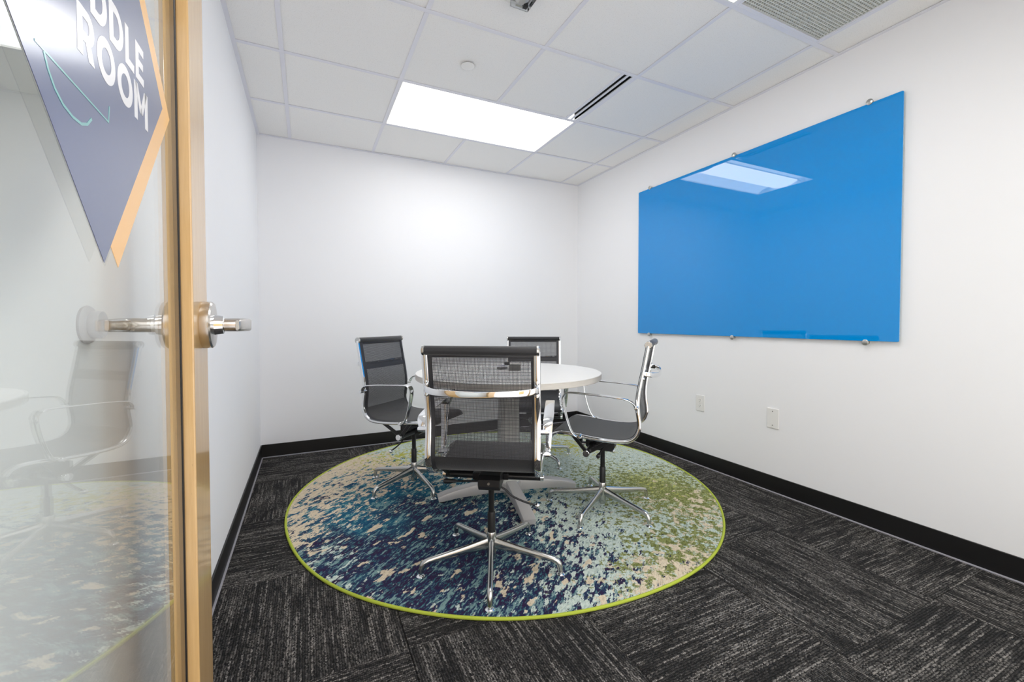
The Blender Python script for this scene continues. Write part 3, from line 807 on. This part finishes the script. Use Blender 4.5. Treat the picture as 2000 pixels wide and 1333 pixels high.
    kn = m.done('tension_knob', 'chrome', hs_, True, loc=(0, .004, .366)); kn.rotation_euler = (rad(-8), 0, 0)
    MB().lathe([(0, -.076), (.005, -.076), (.005, -.068), (0, -.068)], 14, (0, 0, .366), 'y').done('pin', 'screw', hs_, True)
    # paddle lever on the left, ball lever on the right
    m = MB(); m.tube([(-.046, -.010, .352), (-.10, -.010, .350), (-.150, -.012, .349)], .0042, 10); pl = m.done('seat_lever', 'black_metal', C, True)
    m = MB(); m.tube([(-.146, -.012, .349), (-.160, -.012, .349), (-.185, -.013, .348), (-.200, -.013, .348), (-.205, -.013, .348)], [.0055, .0078, .0105, .0105, .006], 14); m.done('paddle', 'black_plastic', pl, True)
    m = MB(); m.tube(catmull([(.030, -.02, .342), (.060, -.02, .326), (.095, -.022, .298), (.140, -.024, .280), (.188, -.026, .268)], 4), .0042, 10); bl = m.done('tilt_lever', 'black_metal', C, True)
    m = MB(); m.lathe([(.0, -.0115)]+[(.0115*math.sin(PI*k/12), -.0115*math.cos(PI*k/12)) for k in range(1, 12)]+[(0, .0115)], 20); m.done('ball_knob', 'chrome', bl, True, loc=(.196, -.026, .266))
    # gas lift and five-arm base
    MB().lathe([(0, .20), (.0125, .20), (.0125, .34), (0, .34)], 24).done('gas_lift', 'black_metal', C, True)
    MB().lathe([(0, .140), (.0165, .140), (.0165, .228), (.0150, .232), (0, .232)], 28)\
        .done('lift_sleeve', 'black_plastic', C, True)
    hb = MB().lathe([(0, .030), (.0165, .030), (.0185, .034), (.0200, .060), (.0200, .110), (.0205, .144), (.0190, .147), (0, .147)], 32).done('base_hub', 'cast_alu', C, True)
    pth = [(0, .012, .097), (0, .06, .092), (0, .12, .0855), (0, .18, .079), (0, .24, .072), (0, .268, .068), (0, .283, .063), (0, .2915, .052), (0, .295, .038), (0, .297, .024)]
    hh = [(.052, .020), (.043, .021), (.035, .022), (.030, .0225), (.026, .0225), (.025, .0225), (.024, .023), (.023, .0225), (.022, .022), (.021, .021)]
    def lsec(i):
        h, w = hh[i]; return [(h/2*math.cos(2*PI*k/14), w/2*math.sin(2*PI*k/14)) for k in range(14)]
    def lsec2(i): return [(a, b) for a, b in lsec(i)]
    lme = gme = None
    for k in range(5):
        if lme is None:
            lg = MB().sweep(pth, lsec2, side=(1, 0, 0)).done('leg', 'cast_alu', C, True); lme = lg.data
            gd = MB().lathe([(0, .010), (.0165, .010), (.0175, .0125), (.013, .0165), (.0055, .018), (.0055, .026), (0, .026)], 20, (0, .2975, 0)).done('glide', 'chrome', lg, True); gme = gd.data
        else:
            lg = bpy.data.objects.new('leg', lme); col.objects.link(lg); lg.parent = C
            gd = bpy.data.objects.new('glide', gme); col.objects.link(gd); gd.parent = lg
    return C

def place_chair(C, x, y, az, leg_az, label, drop=0.0):
    C.location = (x, y, 0); C.rotation_euler = (0, 0, -rad(az)); C['label'] = label; C['category'] = 'chair'
    C['group'] = 'chrome and mesh chairs around the table'
    k = 0
    for ch in C.children:
        nm = ch.name.split('.')[0]
        if nm == 'leg':
            ch.rotation_euler = (0, 0, -rad(leg_az-az+72*k)); k += 1
        elif nm not in ('lift_sleeve', 'base_hub'): ch.location.z = -drop
near = make_chair()
protos = [near]+[copy_tree(near) for _ in range(3)]
place_chair(protos[0], .699, 1.660, 32, -156, 'nearest black mesh chair, seen from behind, in front of the white table', -.010)
place_chair(protos[1], .605, 2.700, 138, -117, 'black mesh chair left of the table, facing it, near the left wall')
place_chair(protos[2], 1.472, 1.908, -42, -121, 'black mesh chair right of the table, seen side-on with its back to the right wall')
place_chair(protos[3], 1.525, 2.820, -150, 98, 'black mesh chair at the far side of the table, mostly hidden', .025)

# ------------------------------------------------------------------ things on the table
TT = .7450
Bx = thing('marker_tray', 'small dark grey box with black markers on the white table', 'box', (1.125, 2.305, TT), rad(-28))
m = MB(); m.box(-.034, .034, -.024, .024, 0, .003); m.box(-.034, -.031, -.024, .024, .003, .032); m.box(.031, .034, -.024, .024, .003, .032); m.box(-.031, .031, -.024, -.021, .003, .032); m.box(-.031, .031, .021, .024, .003, .032)
m.done('tray_body', M['duct_grey'], Bx)
def marker(name, label, loc, rz, ry, body='white_plastic'):
    o = thing(name, label, 'marker', loc, rad(rz)); o.rotation_euler = (0, rad(ry), rad(rz))
    MB().lathe([(0, -.045), (.0065, -.045), (.0075, -.042), (.0075, .030), (0, .030)], 18, (0, 0, 0), 'x').done('barrel', body, o, True)
    MB().lathe([(0, .030), (.0085, .030), (.0085, .060), (.006, .064), (0, .064)], 18, (0, 0, 0), 'x').done('cap', 'black_plastic', o, True)
    return o
marker('dry_erase_marker', 'white marker with a black cap lying across the grey box', (1.122, 2.300, TT+.032+.0085), 150, 0)
marker('dry_erase_marker', 'chrome-barrelled marker behind the white one on the grey box', (1.131, 2.318, TT+.032+.0085), 163, 0, 'chrome')
E_ = thing('board_eraser', 'pale grey block eraser lying on the table left of the box', 'eraser', (1.085, 2.40, TT), rad(20))
MB().box(-.030, .030, -.018, .018, .010, .026, .003).done('grip', 'tee', E_)
MB().box(-.030, .030, -.018, .018, 0, .010, .001).done('felt', 'duct_grey', E_)
